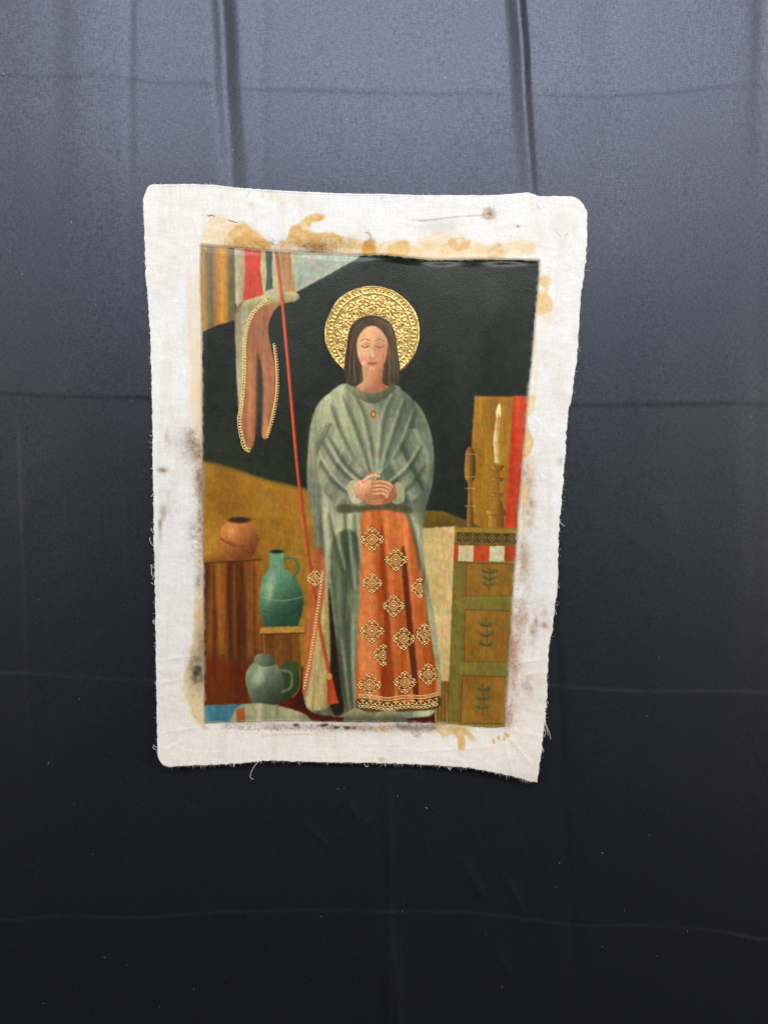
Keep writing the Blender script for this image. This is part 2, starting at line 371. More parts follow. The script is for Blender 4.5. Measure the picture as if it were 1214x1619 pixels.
def cloth_height(px, py):
    px = np.asarray(px, float); py = np.asarray(py, float)
    h = fbm(px, py, 150, 900, 21, 2)*2.0 + fbm(px, py, 340, 300, 22, 2)*1.5 + fbm(px, py, 70, 90, 24, 2)*0.12
    t = 1 - smooth01((py-40)/520)*0.85                            # pleats near the top rail fade downwards
    t = np.where(py < 0, 1, t)
    def pleat(x0, sl, wd, dep, turn):
        u = px - (x0 + sl*py) + fbm(px*0, py, 9, 150, int(x0) % 50, 2)*2.0     # turn: +1 falls in from the left and returns on the right, -1 the other way, 0 a soft hollow
        if turn == 0: return -dep*gauss(u, wd)
        u = u*turn; s_ = 0.5*smooth01((u+wd)/(2*wd)) + 0.5*np.clip((u+wd)/(2*wd), 0, 1)
        return -dep*s_*(1-smooth01((u-wd+6)/(15 if turn > 0 else 24))) + dep*0.05*gauss(u-wd*2.2, wd)
    for a in ((359, 0.07, 15, 9.5, -1), (811, 0.055, 15, 10, 1), (212, 0.0, 7, 1.5, -1), (576, 0.0, 5, 1.2, 1), (415, 0.0, 12, 1.6, 0), (1206, -0.02, 16, 2.0, 0), (690, 0.01, 26, 1.5, 0), (960, 0.03, 28, 2.0, 0), (90, 0, 26, 1.2, 0), (-160, 0, 16, 10, -1), (1420, 0, 16, 10, 1)):
        h += t*pleat(*a)
    for n_, (pts, k) in enumerate(HC):                             # pressed fold lines: two turn down, two turn up to the light
        u = py - crease_smooth(px, pts); sg = -1 if n_ < 2 else 1
        wob = 0.9 + 0.25*fbm(px, py*0, 120, 50, 25 + n_, 2)
        h += sg*k*wob*(1, 1, 1.1, 2.0)[n_]*(0.42*np.tanh(u/2.2)*np.exp(-np.abs(u)/30)) + k*0.35*np.exp(-np.abs(u)/25)
    for x0, sl, y0, y1, k in ((190, 0.03, 640, 1480, 0.9), (225, 0.0, 1290, 1560, 0.7), (310, -0.02, 1050, 1250, 0.5), (28, 0.03, 640, 1500, 1.0), (922, 0.0, 1310, 1619, 0.9), (870, 0, 1200, 1350, 0.6), (1050, 0.02, 700, 1000, 0.15), (735, 0.0, 1100, 1240, 0.5)):
        u = px - (x0 + sl*(py-y0)); g = smooth01((py-y0)/60)*smooth01((y1-py)/60)
        h += .4*g*k*(np.tanh(u/3.0)*np.exp(-np.abs(u)/55))
    def ridge(a, b, wd, k):
        dd, tt = seg_dist(px, py, a, b); return 2.4*k*np.exp(-np.hypot(dd, 2)/wd/1.25)*np.sin(np.clip(tt, 0.01, 0.99)*math.pi)**1.1
    for a, b, wd, k in (((613, 1180), (616, 1470), 5, 2.8), ((616, 1420), (612, 1800), 4, 6.0), ((606, 1420), (575, 1800), 9, 5.0), ((617, 1430), (642, 1800), 9, 4.4),
                        ((548, 1257), (572, 1308), 5, 1.6), ((572, 1308), (590, 1290), 4, 1.1), ((480, 1300), (535, 1352), 4, 1.0), ((560, 1240), (520, 1290), 6, 0.7),
                        ((727, 1350), (768, 1430), 4, 1.1), ((800, 1385), (832, 1452), 4.5, 1.6), ((760, 1400), (770, 1436), 4, 0.8), ((778, 1490), (820, 1570), 5, 1.0), ((785, 1380), (830, 1318), 7, 0.7), ((740, 1500), (770, 1455), 7, 0.6),
                        ((1040, 780), (1055, 850), 10, .3), ((975, 830), (1030, 880), 18, .3), ((30, 700), (90, 800), 24, .4), ((60, 760), (20, 880), 20, .35), ((900, 640), (960, 780), 24, .25), ((665, 1215), (650, 1290), 8, 0.7)):
        h += ridge(a, b, wd, k)
    return h/1000.

def axis(lo, a, b, hi, step):
    inner = np.arange(a, b, step)
    return np.concatenate([np.linspace(lo, a, 40)[:-1], inner, np.linspace(b, hi, 40)])
zs = axis(-0.45, 0.08, 2.10, 3.0, 0.003); xs = axis(-2.0, -0.85, 0.85, 2.0, 0.003)
GX, GZ = np.meshgrid(xs, zs[::-1])
P0 = np.stack([GX, np.zeros_like(GX), GZ], -1)
cpx, cpy = measure(P0)
hc = cloth_height(np.clip(cpx, -1200, 2400), np.clip(cpy, -900, 3000))
inside = (cpx > 225) & (cpx < 935) & (cpy > 285) & (cpy < 1245)
lim = canvas_height(np.clip(cpx, 225, 935), np.clip(cpy, 290, 1240)) - 0.0022
wmask = smooth01((cpx-205)/25)*smooth01((955-cpx)/25)*smooth01((cpy-265)/25)*smooth01((1262-cpy)/25)
hc = np.where(wmask > 0, np.minimum(hc, hc*(1-wmask) + np.minimum(hc, lim)*wmask), hc)
P0[..., 1] = -hc
me = raw_mesh('backdrop_cloth', P0.reshape(-1, 3), grid_faces(*GX.shape))
cloth = link('backdrop_cloth', me, m_cloth)
tag(cloth, label='large dark charcoal fabric backdrop with vertical pleats and pressed horizontal fold lines', category='backdrop')

lint = Tubes()
for k in range(80):
    x, y = rng.uniform(-50, 1260), rng.uniform(60, 1640)
    if 225 < x < 930 and 285 < y < 1245: continue
    p = wall_point(np.array([x, x+rng.normal(0, 1.0), x+rng.normal(0, 1.6)]), np.array([y, y+rng.normal(0, 1.0), y+rng.normal(0, 1.6)]), 0.0)
    qx, qy = measure(p); p[:, 1] = -cloth_height(qx, qy) - 0.0006
    lint.tube(p, rng.uniform(0.00008, 0.0002), 3)
lt = lint.build('lint', m_thread); tag(lt, kind='stuff', label='tiny white lint specks scattered over the dark backdrop', category='lint')

# ------------------------------------------------------------------ stained margins of the sheet, warmer light painted in low down
cv = Raster(215, 280, 940, 1250, 1.3, (227, 227, 226))
X, Y = cv.X, cv.Y
def tint(a, col): cv.img[:] = cv.img*(1-a[..., None]) + (np.array(col)/255.)*a[..., None]
tint(np.clip(fbm(X, Y, 70, 60, 41, 3)*0.25+0.08, 0, 0.4)*0.6, (222, 208, 188))
tint(smooth01((Y-820)/420)*0.5, (240, 226, 212))  # warmer light on the lower sheet, painted into its colour
tint(np.clip(fbm(X, Y, 34, 26, 141, 3)*.4, 0, .5)*.5, (214, 200, 178)); tint(np.clip(fbm(X, Y, 90, 80, 142, 2)*.4, 0, .5)*.5, (216, 212, 208))
cv.img *= (1 + fbm(X, Y, 12, 1.6, 143, 1)*.012 + fbm(X, Y, 1.6, 12, 144, 1)*.012 + np.random.default_rng(8).normal(0, .016, X.shape))[..., None]
tint(np.clip(fbm(X, Y, 14, 90, 42, 2)-0.35, 0, 1)*0.25, (200, 185, 165))
OC = (206, 158, 82); OC2 = (191, 135, 52); BR = (118, 92, 70); DK = (66, 56, 52)
def blot(pts, col, al, soft=3, rough=4, seed=1, rs=14):
    """a glue or varnish stain: soaked unevenly into the weave, a darker tide line at its rim"""
    col = np.array(col, float)
    def soak(X, Y):
        n = np.clip(.22 + .55*fbm(X, Y, 13, 10, seed+200, 3), 0, .75)[..., None]
        g = (fbm(X, Y, 2.0, 2.0, seed+300, 1)*7)[..., None]
        return col*(1-n) + np.array((233, 218, 186))*n + g
    cv.poly(pts, soak, soft=soft*1.5, alpha=al*.92, rough=rough*1.25, rs=rs*.6, seed=seed)
    p = catmull(pts, 6); p = p + np.stack([fbm(p[:, 0], p[:, 1], 9, 9, seed+400, 2), fbm(p[:, 0], p[:, 1], 9, 9, seed+500, 2)], -1)*rough*.6
    cv.line(np.concatenate([p, p[:1]]), 1.2, tuple(col*.86), 1.8, .28, curve=False)
# top margin
blot([(318, 388), (330, 350), (352, 342), (372, 352), (392, 356), (415, 376), (420, 396), (330, 392)], (224, 196, 150), .75, 5, 5, 1)
blot([(360, 392), (362, 372), (376, 354), (388, 353), (398, 364), (415, 374), (426, 394)], OC, .9, 2.5, 3, 2)
blot([(455, 376), (462, 360), (478, 350), (489, 341), (512, 340), (508, 348), (492, 352), (490, 366), (512, 368), (532, 370), (540, 384), (525, 395), (480, 390), (462, 385)], OC, .93, 2, 2.5, 3)
blot([(455, 378), (490, 372), (535, 376), (595, 384), (592, 400), (520, 398), (440, 394)], (210, 165, 95), .75, 5, 5, 4)
blot([(574, 402), (576, 384), (590, 380), (594, 394), (592, 403)], OC2, .85, 2.5, 2, 5)
blot([(614, 402), (618, 388), (632, 383), (646, 386), (644, 400), (630, 404)], OC2, .8, 3, 3, 6)
blot([(600, 404), (620, 384), (670, 384), (730, 390), (790, 388), (795, 406), (700, 408)], (226, 187, 120), .7, 6, 6, 7)
blot([(665, 380), (690, 368), (712, 372), (706, 384), (680, 388)], (226, 196, 140), .6, 6, 4, 8)
blot([(710, 381), (726, 377), (742, 380), (740, 390), (728, 396), (715, 392)], (214, 172, 104), .85, 2, 2, 9)
blot([(800, 388), (820, 380), (842, 384), (838, 400), (810, 400)], (222, 188, 130), .7, 5, 5, 10)
blot([(776, 396), (788, 388), (796, 400), (794, 408), (772, 408)], OC2, .6, 4, 4, 11)
speck = np.clip(fbm(X, Y, 2.6, 2.6, 43, 3)*.55, 0, 1)
band = gauss(Y-388, 11)*smooth01((X-330)/40)*smooth01((600-X)/60)
tint(np.clip(band*(0.25+speck*1.2)*(0.5+0.5*fbm(X, Y, 60, 60, 44, 2)), 0, .75), (112, 78, 46))
tint(np.clip(gauss(np.hypot((X-500)/1.6, Y-397), 14)*.9*(0.5+speck), 0, .8), (78, 60, 50))
cv.ell(773, 338, 10.5, 10, (176, 152, 122), 2, .55)
tint(gauss(np.hypot(X-773, Y-338), 10)*np.clip(speck*2.2, 0, .9), (112, 92, 72))
cv.line([(663, 349), (690, 346), (730, 342), (768, 340)], 0.9, (120, 105, 92), .8, .6)
cv.line([(650, 347), (680, 349), (700, 346)], .9, (150, 130, 110), .8, .5)
cv.ell(692, 360, 30, 9, (205, 203, 204), 6, .5, -.1)
for p in (((395, 303), (390, 312)), ((848, 325), (854, 331)), ((880, 367), (886, 374)), ((893, 374), (897, 369)), ((605, 310), (602, 316))): cv.line(p, .9, (120, 115, 112), .7, .6, curve=False)
tint(gauss(np.abs(np.hypot(X-578, Y-375)-8), 1.6)*((X > 576) & (Y > 366))*.55, (140, 118, 96))
tint(gauss(np.hypot((X-420)/1.7, Y-318), 22)*np.clip(fbm(X, Y, 16, 12, 45, 3)*.5+.1, 0, .5), (205, 172, 132))
# left margin
band = smooth01((X-292)/12)*smooth01((330-X)/6)
tint(band*smooth01((Y-400)/60)*smooth01((700-Y)/80)*(.45+.35*fbm(X, Y, 14, 70, 46, 2)), (226, 202, 160))
tint(smooth01((X-308)/8)*smooth01((326-X)/4)*smooth01((Y-560)/60)*smooth01((960-Y)/100)*.5, (214, 184, 128))
for (x, y, rx, ry, k) in ((308, 712, 16, 30, .8), (312, 760, 10, 30, .55), (318, 830, 7, 60, .55), (311, 850, 14, 34, .6), (316, 920, 9, 40, .6), (304, 695, 16, 16, .5), (318, 790, 5, 60, .7)):
    tint(np.clip(np.exp(-((X-x)/rx)**2-((Y-y)/ry)**2)*k*(0.35+speck*1.3+.3*fbm(X, Y, 12, 16, 47, 2)), 0, .85), (112, 88, 72))
for (x, y, rx, ry, k) in ((257, 743, 9, 4, .9), (254, 828, 3, 24, .65), (258, 812, 6, 12, .45), (290, 700, 30, 30, .16), (266, 770, 20, 40, .14), (270, 810, 16, 20, .2), (264, 690, 4, 14, .3)):
    tint(np.clip(np.exp(-((X-x)/rx)**2-((Y-y)/ry)**2)*k*(.7+.5*fbm(X, Y, 7, 9, 48, 2)), 0, .85), (128, 100, 76))
blot([(312, 945), (324, 940), (326, 1136), (312, 1134), (300, 1110), (292, 1085), (296, 1060), (306, 1020), (308, 980)], (206, 168, 104), .8, 4, 4, 12)
blot([(318, 950), (326, 950), (326, 1010), (312, 1040), (308, 1020)], (196, 172, 134), .6, 5, 5, 13)
tint(np.clip(np.exp(-((X-312)/11)**2-((Y-1062)/24)**2)*1.05*(.75+.4*fbm(X, Y, 7, 7, 49, 2)), 0, .92), DK)
tint(np.clip(np.exp(-((X-318)/7)**2-((Y-1020)/30)**2)*.6*(.6+speck), 0, .8), (96, 78, 66))
blot([(304, 1125), (316, 1112), (326, 1118), (326, 1138), (312, 1137)], (214, 184, 132), .7, 3, 3, 14)
# bottom margin
band = gauss(Y-1150, 7)*smooth01((X-340)/30)*smooth01((740-X)/30)
tint(np.clip(band*(.18+speck*1.1+.25*fbm(X, Y, 40, 12, 50, 2)), 0, .8), (96, 74, 60))
for x, y in ((515, 1146), (532, 1150), (549, 1151), (468, 1146), (510, 1147)): cv.ell(x, y, 4.5, 2.2, (64, 40, 34), 1.5, .8)
blot([(628, 1146), (700, 1146), (690, 1152), (668, 1156), (660, 1163), (648, 1156), (634, 1152)], (122, 104, 94), .75, 3, 4, 15)
blot([(690, 1146), (744, 1150), (740, 1156), (752, 1168), (744, 1170), (733, 1160), (735, 1180), (730, 1185), (725, 1182), (722, 1164), (712, 1160), (700, 1168), (697, 1160)], (212, 168, 92), .92, 1.6, 1.5, 16)
blot([(592, 1150), (612, 1151), (610, 1155), (594, 1155)], (206, 160, 96), .6, 3, 2, 17)
blot([(598, 1199), (606, 1198), (607, 1202), (600, 1204)], (196, 152, 100), .6, 1.5, 1, 17)
cv.line([(415, 1164), (470, 1161), (500, 1162)], 1.2, (196, 160, 120), 1.2, .5); cv.line([(415, 1158), (415, 1168)], 1.2, (190, 150, 110), 1, .6)
cv.line([(366, 1150), (390, 1154), (415, 1151)], 1, (110, 90, 80), 1, .5); cv.line([(470, 1146), (464, 1152), (455, 1151)], .8, (60, 60, 58), .7, .8)
for x, y in ((788, 1166), (799, 1161), (803, 1163), (797, 1168), (780, 1172)): cv.ell(x, y, 2.2, 3.5, (196, 148, 84), 1.5, .7)
# right margin
blot([(851, 442), (860, 437), (869, 440), (868, 449), (858, 452)], (222, 186, 122), .92, 1.5, 1.5, 18)
blot([(861, 455), (866, 452), (866, 460), (862, 462)], (222, 186, 122), .9, 1.2, .8, 19)
blot([(849, 465), (858, 460), (868, 470), (873, 484), (868, 494), (852, 498), (846, 490)], (222, 186, 122), .92, 1.5, 2, 20)
tint(np.clip(gauss(X-866, 9)*gauss(Y-502, 14)*.35, 0, 1), (228, 205, 160))
blot([(834, 628), (844, 627), (844, 642), (838, 653), (834, 655)], (222, 188, 124), .9, 1.5, 1.5, 21)
blot([(832, 668), (837, 685), (843, 698), (838, 714), (833, 722), (828, 716)], (216, 176, 104), .9, 1.5, 1.5, 22)
tint(smooth01((X-842)/4)*smooth01((852-X)/6)*smooth01((Y-500)/30)*smooth01((640-Y)/40)*.4, (226, 204, 156))
rt = np.interp(Y, [p[1] for p in P_RIGHT], [p[0] for p in P_RIGHT])
U = X - rt
band = smooth01((U+2)/6)*smooth01((42-U)/38)*smooth01((Y-690)/60)*smooth01((1165-Y)/30)
tint(np.clip(band*(.12+.8*speck+.45*fbm(X, Y, 26, 40, 52, 3)), 0, .62), (150, 112, 78))
tint(np.clip(gauss(U-6, 8)*smooth01((Y-720)/40)*smooth01((880-Y)/60)*(.4+.5*fbm(X, Y, 18, 30, 53, 2)), 0, .75), (222, 182, 118))
tint(np.clip(gauss(U-7, 9)*smooth01((Y-940)/40)*smooth01((1160-Y)/20)*(.22+.5*speck+.3*fbm(X, Y, 18, 30, 54, 2)), 0, .6), (156, 116, 84))
for (x, y, rx, ry, k) in ((866, 988, 12, 7, .5), (852, 962, 22, 14, .3), (842, 1000, 5, 22, .45), (830, 975, 4, 20, .4), (848, 985, 3, 18, .4), (835, 1085, 14, 22, .35), (885, 730, 5, 10, .3), (838, 820, 8, 18, .35), (838, 795, 7, 8, .5)):
    tint(np.clip(np.exp(-((X-x)/rx)**2-((Y-y)/ry)**2)*k*(.6+.8*fbm(X, Y, 7, 9, 55, 2)), 0, .8), (142, 104, 78))
tint(np.clip(gauss(field_dist(X, Y)-1, 1.6)*.45, 0, 1), (120, 108, 92))
tint(np.clip(fbm(X, Y, 2.2, 2.2, 57, 1)-1.36, 0, 1)*2.2, (110, 98, 88))

def curl(cx, cy, r, a0, a1, n=9, shrink=.5):
    a = np.linspace(a0, a1, n); q = r*(1-shrink*np.linspace(0, 1, n)); return [(cx+q[i]*math.cos(a[i]), cy+q[i]*math.sin(a[i])) for i in range(n)]
MOTIFS = ((588, 853, 1.0, None), (626, 885, .95, None), (622, 958, .92, None), (588, 998, 1.0, None), (638, 1010, .95, None), (606, 1036, .92, (560, 611)), (584, 1083, 1.0, None), (640, 1079, .95, None),
          (664, 930, .85, (650, 668)), (671, 1003, .9, (658, 680)), (677, 1066, .9, (660, 689)), (588, 922, .85, None), (498, 914, .7, None))
# ------------------------------------------------------------------ the picture: a plain generic robed figure in similar colours
pt = Raster(310, 378, 862, 1160, 1.6, (33, 36, 29))
X, Y = pt.X, pt.Y
def G(c0, c1, p0, p1): return lin(c0, c1, p0, p1)
# ground
pt.img[:] = (np.array((24, 30, 22)) + fbm(X, Y, 120, 120, 60, 3)[..., None]*np.array((6, 6, 5)))/255.
a = smooth01((Y-560)/250)[..., None]*smooth01((560-X)/200)[..., None]*.7
pt.img[:] = pt.img*(1-a) + np.array((44, 50, 31))/255.*a
# pale slanting light at the top, striped hanging at the left
pt.poly([(365, 380), (590, 380), (566, 408), (520, 434), (470, 461), (420, 480), (365, 480)], G((150, 158, 138), (176, 176, 150), (380, 400), (540, 410)), 1.5, curve=False)
pt.poly([(430, 470), (500, 440), (560, 408), (520, 400), (450, 440)], (128, 146, 138), 14, .45)
def stripes(X, Y):
    u = (X-318)/58 + fbm(X, Y, 40, 120, 61, 2)*.03
    k = np.interp(u, [0, .08, .18, .3, .36, .5, .58, .72, .8, .9, 1], np.arange(11))
    tab = np.array([(150, 104, 40), (186, 130, 44), (120, 112, 72), (92, 92, 66), (150, 96, 56), (178, 124, 40), (196, 140, 46), (168, 116, 40), (96, 92, 54), (90, 88, 58), (150, 110, 50)])
    i = np.clip(k.astype(int), 0, 9); f = (k-i)[..., None]
    return tab[i]*(1-f)+tab[i+1]*f
pt.poly([(310, 378), (374, 378), (373, 440), (372, 506), (345, 514), (318, 526), (310, 528)], stripes, 1.5, curve=False)
# tied curtain, cream with a red panel, its tan tail
pt.poly([(371, 380), (470, 380), (462, 430), (468, 470), (440, 480), (400, 486), (374, 500)], folds((150, 140, 104), (204, 192, 150), 12, 62), 1.5, curve=False)
pt.poly([(384, 380), (414, 380), (412, 430), (417, 466), (400, 474), (384, 474), (388, 430)], folds((176, 52, 32), (210, 76, 52), 8, 63), 1.5, curve=False)
pt.poly([(419, 384), (432, 384), (430, 430), (432, 456), (420, 460), (422, 430)], folds((52, 72, 52), (74, 92, 66), 8, 64), 1.5, curve=False)
pt.poly([(443, 380), (458, 380), (462, 430), (468, 464), (452, 468), (446, 430)], folds((150, 102, 56), (190, 142, 90), 9, 65), 1.5, curve=False)
pt.poly([(372, 492), (392, 474), (430, 466), (464, 464), (468, 476), (440, 484), (424, 520), (436, 580), (438, 620), (432, 660), (424, 690), (414, 690), (412, 650), (404, 690), (396, 712), (388, 708), (379, 650), (374, 560)], folds((128, 78, 50), (190, 124, 82), 11, 66), 1.6)
pt.poly([(374, 500), (390, 478), (420, 470), (404, 492), (390, 530), (386, 590), (382, 660), (377, 640), (373, 560)], folds((122, 120, 92), (178, 170, 130), 9, 67), 1.8)
pt.poly([(408, 560), (416, 600), (414, 680), (404, 690), (406, 620)], (44, 40, 30), 3, .85)
pt.poly([(386, 478), (420, 466), (466, 462), (470, 474), (430, 480), (390, 492)], G((198, 186, 132), (150, 140, 96), (400, 464), (404, 488)), 2, curve=True)
# ochre wall, floor
pt.poly([(310, 726), (360, 738), (420, 758), (480, 772), (530, 790), (530, 1165), (310, 1165)], lambda X, Y: np.array((152, 106, 32)) + fbm(X, Y, 60, 50, 68, 3)[..., None]*np.array((16, 14, 7)), 3, curve=False)
pt.line([(318, 728), (360, 739), (420, 758), (480, 774), (510, 786)], 5, (92, 74, 32), 3, .5)
pt.poly([(440, 1060), (560, 1040), (700, 1080), (745, 1165), (440, 1165)], lambda X, Y: np.array((70, 24, 15)) + fbm(X, Y, 30, 14, 69, 2)[..., None]*np.array((16, 6, 4)), 3, curve=False)
# brown covered stand with an earthen pot, green cloth beside it
pt.poly([(314, 884), (411, 880), (414, 930), (419, 1110), (314, 1130)], folds((74, 36, 14), (142, 84, 26), 13, 70, -.02, .62), 2, curve=False)
pt.poly([(314, 872), (408, 868), (413, 884), (314, 890)], G((178, 122, 44), (130, 82, 28), (340, 868), (345, 890)), 1.6, curve=False)
pt.line([(314, 891), (413, 885)], 2.4, (66, 32, 12), 1.6, .7, curve=False)
for x_ in (338, 362, 384, 402): pt.line([(x_, 892), (x_+1, 980), (x_+3, 1090)], 5, (58, 28, 12), 4, .5, taper=True); pt.line([(x_+8, 892), (x_+9, 960), (x_+10, 1040)], 4, (178, 118, 44), 3.5, .4, taper=True)
pt.poly([(322, 1040), (370, 1046), (410, 1050), (410, 1116), (322, 1122)], (90, 34, 12), 12, .7)
pt.poly([(352, 832), (372, 818), (392, 820), (406, 838), (408, 860), (396, 882), (368, 884), (350, 862)], G((196, 124, 62), (104, 56, 24), (360, 830), (402, 880)), 2)
pt.ell(379, 822, 20, 6, (112, 66, 36), 1.6); pt.ell(379, 822, 15, 3.6, (52, 30, 18), 1.4); pt.ell(366, 842, 7, 10, (222, 156, 92), 5, .6)
pt.line([(350, 852), (370, 862), (392, 862), (408, 852)], 4, (118, 62, 32), 1.6, .7)
pt.poly([(428, 872), (448, 872), (450, 896), (470, 916), (480, 948), (474, 982), (462, 998), (426, 998), (414, 980), (410, 946), (416, 914), (426, 896)], G((104, 146, 112), (38, 68, 50), (420, 910), (474, 970)), 2)
pt.ell(438, 872, 12, 3.6, (52, 80, 60), 1.2); pt.ell(438, 872, 8.5, 2.2, (24, 34, 26), 1); pt.ell(427, 930, 6, 20, (190, 200, 160), 6, .6, .15)
pt.line([(450, 884), (466, 884), (472, 900), (464, 914)], 4, (70, 104, 78), 1.4); pt.line([(414, 944), (444, 950), (478, 944)], 1.6, (170, 176, 128), 1, .5); pt.line([(416, 966), (444, 972), (476, 964)], 1.6, (40, 62, 46), 1, .6)
pt.poly([(418, 996), (472, 994), (478, 1066), (420, 1066)], folds((92, 54, 18), (140, 88, 34), 12, 72), 2, curve=False); pt.poly([(412, 992), (480, 990), (482, 1000), (411, 1002)], (178, 128, 54), 1.5, curve=False); pt.line([(412, 1003), (482, 1001)], 2, (56, 32, 12), 1.4, .7, curve=False)
# dark metal pitcher on a blue cloth, green dish behind
pt.poly([(310, 1116), (400, 1112), (402, 1160), (310, 1160)], folds((52, 98, 112), (84, 138, 152), 18, 73), 2, curve=False)
pt.poly([(446, 1050), (474, 1050), (474, 1086), (460, 1104), (442, 1104)], G((60, 72, 34), (44, 56, 28), (446, 1050), (470, 1100)), 1.4)
pt.line([(474, 1052), (474, 1086), (462, 1103)], 1.2, (184, 104, 52), .8, .8)
pt.poly([(394, 1100), (388, 1070), (398, 1050), (416, 1042), (438, 1052), (450, 1080), (446, 1104), (430, 1118), (404, 1116)], G((138, 148, 118), (50, 58, 44), (398, 1050), (444, 1112)), 1.6)
pt.ell(410, 1068, 8, 15, (182, 188, 158), 6, .7, .3); pt.poly([(402, 1046), (408, 1034), (428, 1036), (436, 1050), (418, 1054)], G((120, 130, 104), (66, 76, 58), (404, 1036), (434, 1050)), 1.4)
pt.line([(444, 1060), (460, 1064), (460, 1086), (446, 1094)], 4, (96, 106, 84), 1.2)
pt.poly([(372, 1122), (400, 1112), (440, 1116), (486, 1132), (486, 1160), (372, 1160)], folds((128, 128, 92), (182, 178, 138), 10, 74), 2)
pt.poly([(374, 1122), (386, 1118), (388, 1146), (374, 1148)], (156, 84, 40), 1.5, curve=False)
# right side: ochre panel with red border, small brass urn, candle, cabinet
pt.poly([(750, 626), (845, 628), (820, 850), (736, 850)], lambda X, Y: np.array((150, 105, 28)) + fbm(X, Y, 10, 80, 75, 3)[..., None]*np.array((16, 14, 7)), 2, curve=False)
pt.poly([(811, 626), (850, 626), (826, 850), (797, 850)], folds((172, 52, 26), (208, 74, 38), 9, 76), 1.5, curve=False)
pt.poly([(648, 806), (700, 808), (760, 832), (760, 850), (648, 850)], G((120, 88, 26), (92, 70, 22), (650, 806), (660, 846)), 2, curve=False)
pt.poly([(782, 732), (779, 700), (784, 660), (792, 660), (789, 700), (790, 732)], G((226, 200, 140), (160, 124, 66), (780, 700), (792, 700)), 1.1, curve=False)
pt.poly([(785, 660), (784, 650), (789, 638), (792, 652), (790, 660)], (244, 220, 150), 1.2); pt.line([(788, 662), (788, 655)], 1, (60, 40, 20), .6)
for pts in ([(772, 736), (797, 736), (792, 744), (778, 744)], [(781, 744), (789, 744), (789, 784), (781, 784)], [(775, 756), (796, 756), (794, 761), (777, 761)], [(774, 780), (795, 780), (793, 785), (776, 785)], [(780, 784), (790, 784), (796, 806), (774, 806)], [(768, 806), (799, 806), (800, 814), (767, 814)], [(771, 814), (796, 814), (795, 838), (770, 838)]):
    pt.poly(pts, G((184, 134, 52), (104, 64, 20), (770, 780), (798, 780)), 1.1, curve=False)
    pt.line(list(pts)+[pts[0]], .8, (88, 54, 18), .6, .6, curve=False)
pt.poly([(736, 716), (742, 706), (750, 716), (751, 752), (746, 770), (748, 832), (738, 832), (740, 770), (734, 752)], G((158, 112, 46), (72, 46, 20), (736, 770), (752, 770)), 1.3)
for yy in (718, 754, 772, 800): pt.line([(735, yy), (751, yy)], 1.4, (196, 150, 70), .7, .7, curve=False)
pt.poly([(655, 836), (720, 832), (718, 900), (712, 1165), (690, 1165), (676, 1000)], lambda X, Y: np.array((198, 170, 110)) + fbm(X, Y, 50, 90, 77, 3)[..., None]*np.array((12, 13, 14)), 2, curve=False)
pt.poly([(719, 832), (830, 836), (800, 1165), (706, 1165)], lambda X, Y: np.array((116, 104, 42)) + fbm(X, Y, 50, 70, 78, 3)[..., None]*np.array((10, 9, 6)), 1.4, curve=False)
pt.poly([(719, 834), (830, 838), (820, 866), (719, 862)], G((150, 116, 44), (108, 80, 30), (720, 834), (720, 866)), 1.2, curve=False)
pt.poly([(722, 841), (822, 844), (818, 859), (722, 856)], (74, 58, 26), 1.2, curve=False)
for k in range(6):
    x = 731+k*15.5; y = 849+k*.5; pt.line([(x-6, y), (x, y-6), (x+6, y), (x, y+6), (x-6, y)], 1.1, (140, 112, 56), .6, .9, curve=False); pt.ell(x, y, 1.6, 1.6, (140, 112, 56), .6)
for k, c in enumerate(((176, 66, 30), (196, 184, 140), (180, 66, 30), (196, 186, 146), (172, 58, 26))):
    e = (718, 725, 749, 774, 798, 818); pt.poly([(e[k], 862+k*.4), (e[k+1], 862+k*.6), (e[k+1]-1, 888), (e[k]-1, 887)], c, .9, curve=False)
pt.line([(718, 889), (816, 892)], 1.6, (84, 62, 30), .9, .7, curve=False)
for (x0, y0, x1, y1) in ((738, 890, 812, 942), (735, 964, 806, 1046), (730, 1068, 800, 1144)):
    q = [(x0, y0), (x1, y0+2), (x1-4, y1), (x0-2, y1)]
    pt.poly(q, lambda X, Y: np.array((138, 96, 32)) + fbm(X, Y, 24, 24, 79, 3)[..., None]*np.array((12, 9, 5)), 1.2, curve=False)
    pt.line([q[3], q[0], q[1]], 1.4, (78, 56, 24), .8, .8, curve=False); pt.line([q[3], q[2]], 1.4, (92, 66, 28), .8, .8, curve=False)
    pt.line([(q[0][0]-4, q[0][1]-3), (q[3][0]-4, q[3][1]+3)], 1.0, (84, 66, 28), .7, .6, curve=False)
    cx, cy = (x0+x1)/2-2, (y0+y1)/2; hh = (y1-y0)*.34                       # plain leaf sprig in each panel
    pt.line([(cx, cy+hh), (cx+1, cy), (cx, cy-hh)], 1.8, (82, 78, 36), .9)
    for s_ in (-1, 1):
        for j in range(3):
            yy = cy + hh*(.6-.55*j); pt.poly([(cx, yy), (cx+s_*7, yy-9), (cx+s_*14, yy-10), (cx+s_*9, yy-2)], G((112, 108, 56), (78, 72, 34), (cx, yy-10), (cx, yy)), 1)
# woven basket under the cabinet's side
pt.poly([(682, 1074), (712, 1078), (706, 1142), (690, 1142)], (128, 92, 34), 1.5, curve=False)
for k in range(6): pt.line([(683+k*5, 1076), (679+k*6, 1142)], 1, (72, 48, 20), .7, .7, curve=False)
